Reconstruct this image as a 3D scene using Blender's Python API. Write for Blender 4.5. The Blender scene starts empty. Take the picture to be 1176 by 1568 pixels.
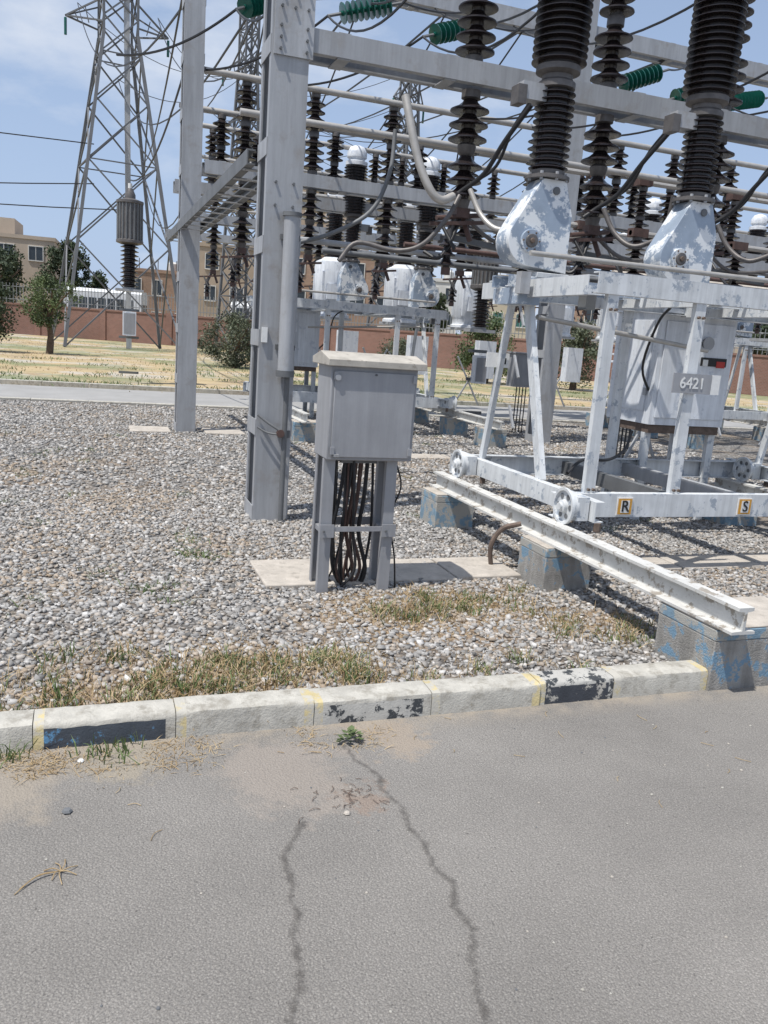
import bpy, bmesh, math, random
import numpy as np
from mathutils import Vector, Matrix
random.seed(7); rng=np.random.default_rng(7)
scene=bpy.context.scene
col=scene.collection
RAD=math.radians
# ---------------------------------------------------------------- materials
MATS={}
def newmat(name):
    m=bpy.data.materials.new(name); m.use_nodes=True
    nt=m.node_tree; b=nt.nodes["Principled BSDF"]; MATS[name]=m
    return m,nt,b
def ramp(nt,fac,stops):
    r=nt.nodes.new("ShaderNodeValToRGB"); e=r.color_ramp.elements
    while len(e)<len(stops): e.new(.5)
    for k,(p,c) in zip(e,stops): k.position=p; k.color=(c[0],c[1],c[2],1) if hasattr(c,'__len__') else (c,c,c,1)
    nt.links.new(fac,r.inputs[0]); return r
def noise(nt,scale,detail=5,rough=.6,vec=None,stretch=None):
    n=nt.nodes.new("ShaderNodeTexNoise"); n.inputs["Scale"].default_value=scale; n.inputs["Detail"].default_value=detail; n.inputs["Roughness"].default_value=rough
    if vec is None:
        tc=nt.nodes.new("ShaderNodeNewGeometry"); vec=tc.outputs["Position"]
    if stretch:
        mp=nt.nodes.new("ShaderNodeMapping"); mp.inputs["Scale"].default_value=stretch; nt.links.new(vec,mp.inputs[0]); vec=mp.outputs[0]
    nt.links.new(vec,n.inputs["Vector"]); return n
def mixc(nt,fac,a,b,mode='MIX'):
    m=nt.nodes.new("ShaderNodeMix"); m.data_type='RGBA'; m.blend_type=mode
    for i,x in ((0,fac),(6,a),(7,b)):
        if isinstance(x,bpy.types.NodeSocket): nt.links.new(x,m.inputs[i])
        elif i==0: m.inputs[0].default_value=x
        else: m.inputs[i].default_value=(x[0],x[1],x[2],1)
    return m.outputs[2]
def bump(nt,b,h,strength=.3,dist=.01):
    bp=nt.nodes.new("ShaderNodeBump"); bp.inputs["Strength"].default_value=strength; bp.inputs["Distance"].default_value=dist
    nt.links.new(h,bp.inputs["Height"]); nt.links.new(bp.outputs[0],b.inputs["Normal"])
def simple(name,c,rough=.6,metal=0,var=.25,scale=6,bs=.15,bd=.004,stretch=None,c2=None,thr=None,soft=.02,streak=0):
    m,nt,b=newmat(name)
    n=noise(nt,scale,6,.65,stretch=stretch)
    lo=[x*(1-var) for x in c]; hi=[min(1,x*(1+var)) for x in c]
    r=ramp(nt,n.outputs[0],[(.3,lo),(.7,hi)]); out=r.outputs[0]
    if streak:
        ns=noise(nt,16,5,.7,stretch=(1,1,.06)); rs=ramp(nt,ns.outputs[0],[(.35,1-streak),(.62,1.0)]); out=mixc(nt,1,out,rs.outputs[0],'MULTIPLY')
    if c2:
        n2=noise(nt,thr[0],7,.7); r2=ramp(nt,n2.outputs[0],[(thr[1]-soft,0.0),(thr[1]+soft,1.0)])
        out=mixc(nt,r2.outputs[0],out,c2)
    nt.links.new(out,b.inputs["Base Color"])
    b.inputs["Roughness"].default_value=rough; b.inputs["Metallic"].default_value=metal
    n3=noise(nt,scale*12,4); bump(nt,b,n3.outputs[0],bs,bd)
    return m
simple("galv",(.385,.395,.41),.55,.1,.16,3,c2=(.30,.29,.28),thr=(5,.61),stretch=(1,1,.25),soft=.08,streak=.18)
simple("galv_dark",(.14,.145,.15),.6,.1,.25,4)
simple("white_paint",(.66,.68,.69),.45,0,.12,5,c2=(.33,.37,.42),thr=(9,.585),streak=.22)
simple("head_paint",(.29,.35,.43),.45,0,.12,6,c2=(.72,.74,.75),thr=(5.5,.51))
simple("rail_paint",(.56,.555,.53),.55,0,.15,6,c2=(.31,.28,.24),thr=(11,.57))
simple("porcelain",(.020,.015,.015),.25,0,.3,5,bs=.02)
simple("porcelain_cap",(.13,.12,.115),.5,.3,.3,9)
simple("alu_tube",(.44,.42,.39),.45,.35,.15,6)
simple("rust",(.13,.095,.075),.8,0,.4,20)
simple("concrete",(.43,.39,.34),.9,0,.2,9,bs=.5,bd=.006,c2=(.30,.27,.23),thr=(14,.62),soft=.06)
simple("plinth_paint",(.35,.335,.31),.9,0,.22,9,bs=.7,bd=.012,c2=(.17,.28,.38),thr=(9,.56),streak=.3)
simple("plinth_blue",(.21,.32,.41),.85,0,.2,9,bs=.7,bd=.01,c2=(.37,.36,.33),thr=(8,.49),streak=.2)
simple("cab_grey",(.315,.32,.335),.5,.05,.10,3,c2=(.22,.22,.23),thr=(30,.70),streak=.14)
simple("cab_roof",(.42,.39,.34),.7,0,.2,9,c2=(.30,.27,.23),thr=(20,.6))
simple("tank_white",(.74,.77,.81),.45,0,.08,4,c2=(.52,.56,.62),thr=(5,.58),streak=.2)
simple("cable",(.018,.018,.02),.5,0,.2,10)
simple("brown_iron",(.10,.06,.05),.6,.1,.3,15)
simple("glass_green",(.012,.10,.075),.15,0,.2,8,bs=.0)
simple("label_orange",(.58,.30,.05),.6,0,.15,30)
simple("label_white",(.72,.72,.70),.6,0,.08,30)
simple("label_black",(.02,.02,.02),.6,0,.1,30)
simple("sign_red",(.45,.04,.03),.6,0,.1,30)
simple("lattice",(.14,.145,.155),.6,.2,.15,1)
simple("fence_grey",(.20,.21,.22),.6,.1,.15,1)
simple("bark",(.12,.085,.06),.9,0,.3,12,bs=.5)
simple("b_beige",(.42,.35,.28),.9,0,.12,.4)
simple("b_tan",(.36,.29,.22),.9,0,.15,.4)
simple("b_white",(.58,.57,.54),.85,0,.10,.4)
simple("b_cream",(.48,.42,.32),.85,0,.10,.4)
simple("win_dark",(.04,.05,.06),.2,0,.3,.5,bs=0)
simple("win_green",(.04,.13,.11),.25,0,.3,.5,bs=0)
simple("bus_white",(.60,.62,.64),.4,0,.05,.5,bs=0)
simple("bus_blue",(.08,.16,.30),.4,0,.1,.5,bs=0)
simple("tyre",(.02,.02,.02),.8,0,.1,5)
simple("curb_white",(.47,.45,.40),.85,0,.15,9,bs=.6,bd=.006,c2=(.29,.27,.23),thr=(12,.57),soft=.07,streak=.15)
simple("curb_yellow",(.50,.42,.23),.85,0,.15,9,bs=.5,bd=.005,c2=(.44,.42,.37),thr=(14,.47),soft=.05)
simple("curb_black",(.04,.045,.055),.7,0,.2,9,bs=.5,bd=.005,c2=(.38,.36,.32),thr=(13,.57))
simple("curb_speckle",(.42,.41,.38),.85,0,.1,9,bs=.5,bd=.005,c2=(.04,.045,.05),thr=(17,.53))
simple("curb_blue",(.045,.055,.07),.7,0,.2,9,bs=.5,bd=.005,c2=(.09,.22,.37),thr=(9,.56))
def brickmat(name,c1,c2,mort,scale):
    m,nt,b=newmat(name); t=nt.nodes.new("ShaderNodeTexBrick"); tc=nt.nodes.new("ShaderNodeTexCoord")
    mp=nt.nodes.new("ShaderNodeMapping"); mp.inputs["Rotation"].default_value=(RAD(90),0,0); nt.links.new(tc.outputs["Object"],mp.inputs[0]); nt.links.new(mp.outputs[0],t.inputs[0])
    t.inputs["Color1"].default_value=(*c1,1); t.inputs["Color2"].default_value=(*c2,1); t.inputs["Mortar"].default_value=(*mort,1); t.inputs["Scale"].default_value=scale
    n=noise(nt,.25,5); r=ramp(nt,n.outputs[0],[(.3,.75),(.7,1.1)])
    nt.links.new(mixc(nt,1,t.outputs[0],r.outputs[0],'MULTIPLY'),b.inputs["Base Color"]); b.inputs["Roughness"].default_value=.9
brickmat("brick_wall",(.26,.135,.105),(.21,.11,.085),(.25,.2,.17),3)
brickmat("brick_house",(.36,.24,.17),(.30,.19,.14),(.3,.25,.2),2)
def foliage(name,c1,c2,sc):
    m,nt,b=newmat(name); n=noise(nt,sc,3); r=ramp(nt,n.outputs[0],[(.35,c1),(.65,c2)]); nt.links.new(r.outputs[0],b.inputs["Base Color"]); b.inputs["Roughness"].default_value=.7
    return m
foliage("leaf",(.045,.07,.025),(.12,.16,.06),1.2)
foliage("leaf_olive",(.06,.07,.045),(.13,.15,.09),1.5)
foliage("leaf_dark",(.025,.04,.02),(.06,.085,.04),1)
foliage("grass_green",(.07,.115,.03),(.16,.21,.08),5)
foliage("grass_dry",(.28,.19,.09),(.44,.34,.20),5)
m,nt,b=newmat("dry_field")
n1=noise(nt,.16,7,.65); n2=noise(nt,1.5,6,.7); n3=noise(nt,.3,7,.7); n4=noise(nt,.55,6,.7)
base=ramp(nt,n2.outputs[0],[(.3,(.33,.245,.13)),(.7,(.49,.39,.23))])
grn=ramp(nt,n1.outputs[0],[(.48,0.0),(.58,.8)]); pale=ramp(nt,n3.outputs[0],[(.50,0.0),(.60,1.0)]); brn=ramp(nt,n4.outputs[0],[(.50,0.0),(.62,.7)])
c=mixc(nt,brn.outputs[0],base.outputs[0],(.27,.20,.13)); c=mixc(nt,pale.outputs[0],c,(.44,.40,.34)); gc=ramp(nt,n2.outputs[0],[(.3,(.11,.14,.06)),(.7,(.23,.25,.13))])
c=mixc(nt,grn.outputs[0],c,gc.outputs[0]); nt.links.new(c,b.inputs["Base Color"]); b.inputs["Roughness"].default_value=1
bump(nt,b,n2.outputs[0],.5,.1)
# asphalt
m,nt,b=newmat("asphalt")
geo=nt.nodes.new("ShaderNodeNewGeometry"); pos=geo.outputs["Position"]
nf=noise(nt,190,3,.75,pos); nm=noise(nt,1.1,7,.62,pos); ng=noise(nt,55,4,.7,pos); vo=nt.nodes.new("ShaderNodeTexVoronoi"); vo.inputs["Scale"].default_value=120; nt.links.new(pos,vo.inputs["Vector"])
c=ramp(nt,nf.outputs[0],[(.30,(.145,.134,.122)),(.50,(.25,.234,.215)),(.72,(.40,.38,.345))]).outputs[0]
vr=ramp(nt,vo.outputs["Distance"],[(.0,1.15),(.55,.86)]); c=mixc(nt,1,c,vr.outputs[0],'MULTIPLY')
mr=ramp(nt,nm.outputs[0],[(.3,.80),(.7,1.10)]); c=mixc(nt,1,c,mr.outputs[0],'MULTIPLY')
pit=ramp(nt,ng.outputs[0],[(.30,.45),(.38,1.0)]); c=mixc(nt,1,c,pit.outputs[0],'MULTIPLY')
def dirt(c,pt,rad,colr,amt):
    d=nt.nodes.new("ShaderNodeVectorMath"); d.operation='DISTANCE'
    nn=noise(nt,4,7,.75,pos); sub=nt.nodes.new("ShaderNodeVectorMath"); sub.operation='MULTIPLY_ADD'
    nt.links.new(nn.outputs[1],sub.inputs[0]); sub.inputs[1].default_value=(.9,.9,0); nt.links.new(pos,sub.inputs[2])
    nt.links.new(sub.outputs[0],d.inputs[0]); d.inputs[1].default_value=(pt[0]+.45,pt[1]+.45,0)
    r=ramp(nt,d.outputs["Value"],[(rad*.55,amt),(rad*.95,0.0)]); return mixc(nt,r.outputs[0],c,colr)
c=dirt(c,(.68,2.70),.30,(.34,.29,.245),.5); c=dirt(c,(.92,2.52),.13,(.27,.19,.14),.5); c=dirt(c,(-.40,2.98),.42,(.31,.27,.22),.85); c=dirt(c,(.12,2.98),.25,(.31,.27,.21),.8); c=dirt(c,(1.15,2.98),.2,(.33,.27,.21),.7)
sx=nt.nodes.new("ShaderNodeSeparateXYZ"); nt.links.new(pos,sx.inputs[0])
mr2=nt.nodes.new("ShaderNodeMapRange"); mr2.inputs[1].default_value=2.93; mr2.inputs[2].default_value=3.1; nt.links.new(sx.outputs[1],mr2.inputs[0])
ms=nt.nodes.new("ShaderNodeMath"); ms.operation='MULTIPLY'; nt.links.new(mr2.outputs[0],ms.inputs[0]); nz=noise(nt,7,6,.75,pos); rz=ramp(nt,nz.outputs[0],[(.42,.1),(.58,.9)]); nt.links.new(rz.outputs[0],ms.inputs[1])
c=mixc(nt,ms.outputs[0],c,(.33,.285,.23))
nt.links.new(c,b.inputs["Base Color"]); b.inputs["Roughness"].default_value=.9
add=nt.nodes.new("ShaderNodeMath"); add.operation='ADD'; nt.links.new(nf.outputs[0],add.inputs[0]); nt.links.new(vo.outputs["Distance"],add.inputs[1]); bump(nt,b,add.outputs[0],.7,.006)
# crack
m,nt,b=newmat("crack_filler"); nn=noise(nt,22,7,.8); b.inputs["Base Color"].default_value=(.085,.076,.068,1); b.inputs["Roughness"].default_value=1
tc=nt.nodes.new("ShaderNodeTexCoord"); sp=nt.nodes.new("ShaderNodeSeparateXYZ"); nt.links.new(tc.outputs["UV"],sp.inputs[0])
e=nt.nodes.new("ShaderNodeMath"); e.operation='PINGPONG'; e.inputs[1].default_value=.5; nt.links.new(sp.outputs[0],e.inputs[0])
a=nt.nodes.new("ShaderNodeMath"); a.operation='MULTIPLY_ADD'; nt.links.new(nn.outputs[0],a.inputs[0]); a.inputs[1].default_value=.9
h2=nt.nodes.new("ShaderNodeMath"); h2.operation='MULTIPLY'; nt.links.new(e.outputs[0],h2.inputs[0]); h2.inputs[1].default_value=.6; nt.links.new(h2.outputs[0],a.inputs[2])
r=ramp(nt,a.outputs[0],[(.58,0.0),(.95,.7)]); nt.links.new(r.outputs[0],b.inputs["Alpha"])
simple("road_far",(.30,.295,.285),.9,0,.12,1.2)
# gravel bed
BR=[(2.05,4.35,.75),(.8,3.6,.55),(1.5,4.3,.5),(2.9,4.0,.4),(.1,3.4,.5),(-.2,5.2,.5),(.2,7.5,.8),(-1,9,1.0),(.9,6.0,.35)]
m,nt,b=newmat("gravel")
geo=nt.nodes.new("ShaderNodeNewGeometry"); pos=geo.outputs["Position"]
v=nt.nodes.new("ShaderNodeTexVoronoi"); v.inputs["Scale"].default_value=30; nt.links.new(pos,v.inputs["Vector"])
hs=nt.nodes.new("ShaderNodeSeparateColor"); nt.links.new(v.outputs["Color"],hs.inputs[0])
c=ramp(nt,hs.outputs[0],[(.0,(.15,.14,.13)),(.5,(.28,.265,.25)),(1,(.46,.445,.42))]).outputs[0]
ed=ramp(nt,v.outputs["Distance"],[(.25,1.0),(.75,.35)]); c=mixc(nt,1,c,ed.outputs[0],'MULTIPLY')
nb=noise(nt,.8,6,.65,pos); rb=ramp(nt,nb.outputs[0],[(.48,0.0),(.66,.75)]); c=mixc(nt,rb.outputs[0],c,(.28,.21,.145))
for bx,by,br_ in BR[:5]:
    d=nt.nodes.new("ShaderNodeVectorMath"); d.operation='DISTANCE'; nt.links.new(pos,d.inputs[0]); d.inputs[1].default_value=(bx,by,.03)
    rr=ramp(nt,d.outputs["Value"],[(br_*.3,.8),(min(1,br_*1.1),0.0)]); c=mixc(nt,rr.outputs[0],c,(.31,.22,.14))
nt.links.new(c,b.inputs["Base Color"]); b.inputs["Roughness"].default_value=.95
inv=nt.nodes.new("ShaderNodeMath"); inv.operation='SUBTRACT'; inv.inputs[0].default_value=1; nt.links.new(v.outputs["Distance"],inv.inputs[1]); bump(nt,b,inv.outputs[0],1,.03)
m,nt,b=newmat("stone"); at=nt.nodes.new("ShaderNodeAttribute"); at.attribute_name="Col"; nn=noise(nt,60,4); rr=ramp(nt,nn.outputs[0],[(.3,.8),(.7,1.15)])
nt.links.new(mixc(nt,1,at.outputs[0],rr.outputs[0],'MULTIPLY'),b.inputs["Base Color"]); b.inputs["Roughness"].default_value=.85
# ---------------------------------------------------------------- mesh builder
class MB:
    def __init__(s): s.v=[]; s.f=[]; s.m=[]; s.names=[]
    def mi(s,mat):
        if mat not in s.names: s.names.append(mat)
        return s.names.index(mat)
    def add(s,vs,fs,mat):
        o=len(s.v); s.v+= [tuple(p) for p in vs]; k=s.mi(mat)
        for f in fs: s.f.append([i+o for i in f]); s.m.append(k)
    def box(s,x0,x1,y0,y1,z0,z1,mat):
        s.add([(x0,y0,z0),(x1,y0,z0),(x1,y1,z0),(x0,y1,z0),(x0,y0,z1),(x1,y0,z1),(x1,y1,z1),(x0,y1,z1)],
              [(0,3,2,1),(4,5,6,7),(0,1,5,4),(1,2,6,5),(2,3,7,6),(3,0,4,7)],mat)
    def sweep(s,p0,p1,a,outline,mat):
        p0=Vector(p0);p1=Vector(p1);d=(p1-p0).normalized();a=Vector(a);a=(a-d*a.dot(d)).normalized();b=d.cross(a)
        n=len(outline); vs=[p0+a*u+b*w for u,w in outline]+[p1+a*u+b*w for u,w in outline]
        fs=[(i,(i+1)%n,(i+1)%n+n,i+n) for i in range(n)]+[tuple(range(n))[::-1],tuple(range(n,2*n))]
        s.add(vs,fs,mat)
    def bar(s,p0,p1,w,h,mat,a=(0,0,1)):
        s.sweep(p0,p1,a,[(-h/2,-w/2),(h/2,-w/2),(h/2,w/2),(-h/2,w/2)],mat)
    def U(s,p0,p1,a,w,d,mat,t=.008):
        s.sweep(p0,p1,a,[(0,-w/2),(0,w/2),(d,w/2),(d,w/2-t),(t,w/2-t),(t,-w/2+t),(d,-w/2+t),(d,-w/2)],mat)
    def lathe(s,prof,c,mat,n=20,M=None):
        vs=[];c=Vector(c)
        for r,z in prof:
            for i in range(n):
                t=2*math.pi*i/n; p=Vector((r*math.cos(t),r*math.sin(t),z)); p=(M@p if M else p); vs.append(p+c)
        fs=[]
        for k in range(len(prof)-1):
            for i in range(n):
                j=(i+1)%n; fs.append((k*n+i,k*n+j,(k+1)*n+j,(k+1)*n+i))
        fs.append(tuple(range(n))[::-1]); fs.append(tuple(range((len(prof)-1)*n,len(prof)*n)))
        s.add(vs,fs,mat)
    def cyl(s,p0,p1,r,mat,n=12,r1=None):
        p0=Vector(p0);p1=Vector(p1);d=p1-p0;M=d.to_track_quat('Z','Y').to_matrix(); s.lathe([(r,0),(r if r1 is None else r1,d.length)],p0,mat,n,M)
    def tube(s,pts,r,mat,n=8,sub=6):
        P=[Vector(p) for p in pts]
        if sub>1 and len(P)>2:
            Q=[]; E=[P[0]*2-P[1]]+P+[P[-1]*2-P[-2]]
            for i in range(1,len(E)-2):
                for k in range(sub):
                    t=k/sub; a,b2,c,d=E[i-1],E[i],E[i+1],E[i+2]
                    Q.append(.5*((2*b2)+(c-a)*t+(2*a-5*b2+4*c-d)*t*t+(3*b2-a-3*c+d)*t**3))
            Q.append(P[-1]); P=Q
        vs=[];fs=[]; up=Vector((.13,.21,.97))
        for i,p in enumerate(P):
            d=(P[min(i+1,len(P)-1)]-P[max(i-1,0)]).normalized(); a=(up-d*up.dot(d))
            if a.length<.2: a=Vector((1,0,0))-d*d.x
            a.normalize(); up=a; b=d.cross(a); rr=r[i*(len(r)-1)//max(1,len(P)-1)] if hasattr(r,'__len__') else r
            for k in range(n):
                t=2*math.pi*k/n; vs.append(p+a*rr*math.cos(t)+b*rr*math.sin(t))
        for i in range(len(P)-1):
            for k in range(n): fs.append((i*n+k,i*n+(k+1)%n,(i+1)*n+(k+1)%n,(i+1)*n+k))
        fs.append(tuple(range(n))); fs.append(tuple(range((len(P)-1)*n,len(P)*n)))
        s.add(vs,fs,mat)
    def mesh(s,name,smooth=True):
        me=bpy.data.meshes.new(name); me.from_pydata(s.v,[],s.f)
        for k in s.names: me.materials.append(MATS[k])
        me.polygons.foreach_set("material_index",s.m)
        bm=bmesh.new(); bm.from_mesh(me); bmesh.ops.recalc_face_normals(bm,faces=bm.faces); bm.to_mesh(me); bm.free()
        if smooth:
            me.polygons.foreach_set("use_smooth",[True]*len(me.polygons)); me.set_sharp_from_angle(angle=RAD(38))
        me.update(); return me
    def obj(s,name,parent=None,loc=(0,0,0),bevel=0,rot=0):
        o=bpy.data.objects.new(name,s.mesh(name)); col.objects.link(o); o.location=loc; o.rotation_euler=(0,0,rot)
        if parent: o.parent=parent
        if bevel:
            b=o.modifiers.new("bevel","BEVEL"); b.width=bevel; b.segments=2; b.limit_method='ANGLE'; b.angle_limit=RAD(40)
        return o
def empty(name,loc=(0,0,0)):
    e=bpy.data.objects.new(name,None); col.objects.link(e); e.location=loc; e.empty_display_size=.3; return e
def inst(me,name,loc,parent=None,scale=(1,1,1),rot=0):
    n=bpy.data.objects.new(name,me); col.objects.link(n); n.location=loc; n.scale=scale; n.rotation_euler=(0,0,rot); n.parent=parent; return n
def textobj(body,size,loc,mat,parent,name,rot=(RAD(90),0,0)):
    cu=bpy.data.curves.new(name,"FONT"); cu.body=body; cu.size=size; cu.align_x='CENTER'; cu.align_y='CENTER'; cu.extrude=.001; cu.offset=.0015
    t=bpy.data.objects.new("tmp",cu); col.objects.link(t); bpy.context.view_layer.update()
    me=bpy.data.meshes.new_from_object(t); bpy.data.objects.remove(t)
    me.materials.clear(); me.materials.append(MATS[mat])
    o=bpy.data.objects.new(name,me); col.objects.link(o); o.location=loc; o.rotation_euler=rot; o.parent=parent; return o
def sheet(name,pts,z,mat):
    me=bpy.data.meshes.new(name); me.from_pydata([(x,y,z) for x,y in pts],[],[tuple(range(len(pts)))]); me.materials.append(MATS[mat]); o=bpy.data.objects.new(name,me); col.objects.link(o); return o
def bells(z0,z1,n,rc,rs):
    p=(z1-z0)/n; P=[]
    for i in range(n):
        z=z0+i*p; P+=[(rc,z),(rc*1.1,z+.22*p),(rs*.93,z+.16*p),(rs,z+.2*p),(rs*.99,z+.3*p),(rs*.62,z+.55*p),(rc*1.25,z+.8*p)]
    P.append((rc,z1)); return P
def sheds(z0,z1,n,rc,rs):
    p=(z1-z0)/n; P=[]
    for i in range(n):
        z=z0+i*p; P+=[(rc,z),(rc,z+.2*p),(rs,z+.34*p),(rs,z+.46*p),(rc,z+.85*p)]
    P.append((rc,z1)); return P
# ---------------------------------------------------------------- ground, roads
sheet("ground",[(-700,-60),(900,-60),(900,1200),(-700,1200)],-.02,"dry_field")
sheet("asphalt_road",[(-40,-30),(60,-30),(60,3.12),(-40,3.12)],0,"asphalt")
sheet("service_road",[(-60,16.6),(70,17.0),(70,20.4),(-60,20.0)],.012,"road_far")
g=MB(); g.box(-40,60,3.15,16.4,-.1,.03,"gravel"); g.obj("gravel_bed")
kb=MB()
for i in range(100): kb.box(-50+i,-50.01+i+1,16.42,16.58,-.05,.07,"curb_white"); kb.box(-50+i,-50.01+i+1,20.45,20.6,-.05,.10,"curb_white")
kb.obj("service_road_curb",bevel=.01)
curb=empty("curb")
segs=[(-.2,.32,"curb_blue","curb_white"),(.32,.88,"curb_white","curb_white"),(.88,1.41,"curb_speckle","curb_white"),(1.41,1.95,"curb_white","curb_white"),(1.95,2.35,"curb_black","curb_speckle"),(2.35,2.90,"curb_white","curb_white")]
x=-.2
for k in range(14): segs.append((x-.56,x,["curb_white","curb_black"][k%2],"curb_white")); x-=.56
x=3.7
for k in range(20): segs.append((x,x+.56,["curb_white","curb_black"][k%2],"curb_white")); x+=.56
for i,(a,b2,mf,mt) in enumerate(segs):
    q=MB(); dy=random.uniform(-.005,.005); dz=random.uniform(-.004,.004); a+=.0015;b2-=.0015
    N=14
    prof=[(3.09,-.08),(3.09,.088),(3.096,.103),(3.11,.11),(3.215,.112),(3.23,.105),(3.236,.09),(3.236,-.08)]
    vs=[]
    for k in range(N+1):
        xx=a+(b2-a)*k/N; chip=random.uniform(0,.006)*(2.0 if random.random()<.2 else 1)
        for j,(yy,zz) in enumerate(prof):
            oy=dy+random.uniform(-.0015,.0015); oz=dz+random.uniform(-.0015,.0015) if zz>0 else 0
            if j in (1,2,3): oy+=chip*.6; oz-=chip*.7
            vs.append((xx,yy+oy,zz+oz))
    n=len(prof); front=[];top=[]
    for k in range(N):
        for j in range(n-1):
            f_=(k*n+j,(k+1)*n+j,(k+1)*n+j+1,k*n+j+1); (front if j<1 and 0<k<N-1 else top).append(f_)
    top.append(tuple(range(n))); top.append(tuple(range(N*n,N*n+n)))
    q.add(vs,[],mf); k1=q.mi(mf); k2=q.mi(mt); k3=q.mi("curb_yellow")
    for f_ in front: q.f.append(list(f_)); q.m.append(k1)
    for f_ in top:
        q.f.append(list(f_)); q.m.append(k3 if (i<6 and (max(f_)<2*n+1 or (i in (1,3,5) and min(f_)>=(N-1)*n))) else k2)
    q.obj("curb_stone_%d"%i,curb)
def crack(name,pts,w):
    P=[Vector((x,y,.004)) for x,y in pts]; Q=[]
    for a,b2 in zip(P,P[1:]):
        n=max(2,int((b2-a).length/.02))
        for k in range(n):
            p=a.lerp(b2,k/n); Q.append(p+Vector((random.uniform(-.005,.005),random.uniform(-.003,.003),0)))
    Q.append(P[-1]); vs=[];fs=[]
    for i,p in enumerate(Q):
        d=(Q[min(i+4,len(Q)-1)]-Q[max(i-4,0)]).normalized(); s=Vector((-d.y,d.x,0)); ww=w*random.uniform(.8,1.3)
        vs+=[p-s*ww,p,p+s*ww]
    for i in range(len(Q)-1):
        for j in (0,1): fs.append((3*i+j,3*i+j+1,3*i+j+4,3*i+j+3))
    me=bpy.data.meshes.new(name); me.from_pydata(vs,[],fs); ul=me.uv_layers.new(name="UVMap")
    for l in me.loops: ul.data[l.index].uv=((l.vertex_index%3)*.5,l.vertex_index*.1)
    me.materials.append(MATS["crack_filler"]); o=bpy.data.objects.new(name,me); col.objects.link(o)
crack("asphalt_crack",[(.68,2.42),(.64,2.36),(.57,2.25),(.565,2.18),(.57,2.12),(.545,2.04),(.55,1.98),(.52,1.91),(.5,1.74),(.44,1.6),(.3,1.3),(.1,.9)],.026)
crack("asphalt_crack",[(.96,2.9),(.97,2.77),(1.02,2.65),(1.0,2.55),(1.03,2.42),(1.01,2.30),(1.03,2.2),(1.01,2.1),(1.04,2.01),(1.0,1.9),(1.01,1.8),(.97,1.72),(.93,1.61),(.85,1.3),(.9,1.0)],.026)
# ---------------------------------------------------------------- gravel stones
def stones(name,N,x0,x1,y0,y1,r0,r1,z):
    x=rng.uniform(x0,x1,N); y=rng.uniform(y0,y1,N); r=r0+(r1-r0)*rng.uniform(0,1,N)**1.6
    cube=np.array([(-1,-1,-1),(1,-1,-1),(1,1,-1),(-1,1,-1),(-1,-1,1),(1,-1,1),(1,1,1),(-1,1,1)],float)*.62
    V=cube[None]*np.stack([rng.uniform(.7,1.4,N),rng.uniform(.6,1.1,N),rng.uniform(.4,.85,N)],1)[:,None,:]
    V=V+rng.normal(0,.17,V.shape)
    a=rng.uniform(0,6.28,N); t=rng.normal(0,.4,N)
    ct,st=np.cos(t)[:,None],np.sin(t)[:,None]; X,Y,Z=V[...,0],V[...,1],V[...,2]
    Y,Z=Y*ct-Z*st,Y*st+Z*ct; ca,sa=np.cos(a)[:,None],np.sin(a)[:,None]; X,Y=X*ca-Y*sa,X*sa+Y*ca
    V=np.stack([X*r[:,None]+x[:,None],Y*r[:,None]+y[:,None],Z*r[:,None]+z+rng.uniform(-.003,.006,N)[:,None]],2).reshape(-1,3)
    F=np.array([(0,3,2,1),(4,5,6,7),(0,1,5,4),(1,2,6,5),(2,3,7,6),(3,0,4,7)])
    F=(F[None]+(np.arange(N)*8)[:,None,None]).reshape(-1)
    me=bpy.data.meshes.new(name); me.vertices.add(N*8); me.vertices.foreach_set("co",V.ravel())
    me.loops.add(N*24); me.loops.foreach_set("vertex_index",F.astype(np.int32)); me.polygons.add(N*6); me.polygons.foreach_set("loop_start",np.arange(0,N*24,4,dtype=np.int32))
    me.update(calc_edges=True)
    g=np.clip(rng.normal(.335,.105,N),.13,.62); warm=rng.uniform(0,1,N)
    pat=(np.sin(x*1.7+1)+np.sin(y*2.3+x*.8)+np.sin(x*3.1-y*1.9+2))/3
    pat=pat*.6
    for bx,by,br_ in BR: pat=pat+1.3*np.exp(-((x-bx)**2+(y-by)**2*1.5)/(br_*.7)**2)
    br=np.clip((warm-.60+.35*pat)*2.0,0,1)*.7
    C=np.stack([g*1.01*(1-br)+br*.36,g*.98*(1-br)+br*.27,g*.94*(1-br)+br*.18,np.ones(N)],1)
    ca=me.color_attributes.new("Col","FLOAT_COLOR","POINT"); ca.data.foreach_set("color",np.repeat(C,8,0).astype(np.float32).ravel())
    me.materials.append(MATS["stone"]); return me
so=empty("gravel_stones")
for nm,me in (("near",stones("near",66000,-1.2,6.2,3.24,8,.008,.024,.032)),("far",stones("far",46000,-3.2,10,8,16.3,.013,.032,.032))):
    o=bpy.data.objects.new("stones_"+nm,me); col.objects.link(o); o.parent=so
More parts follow.
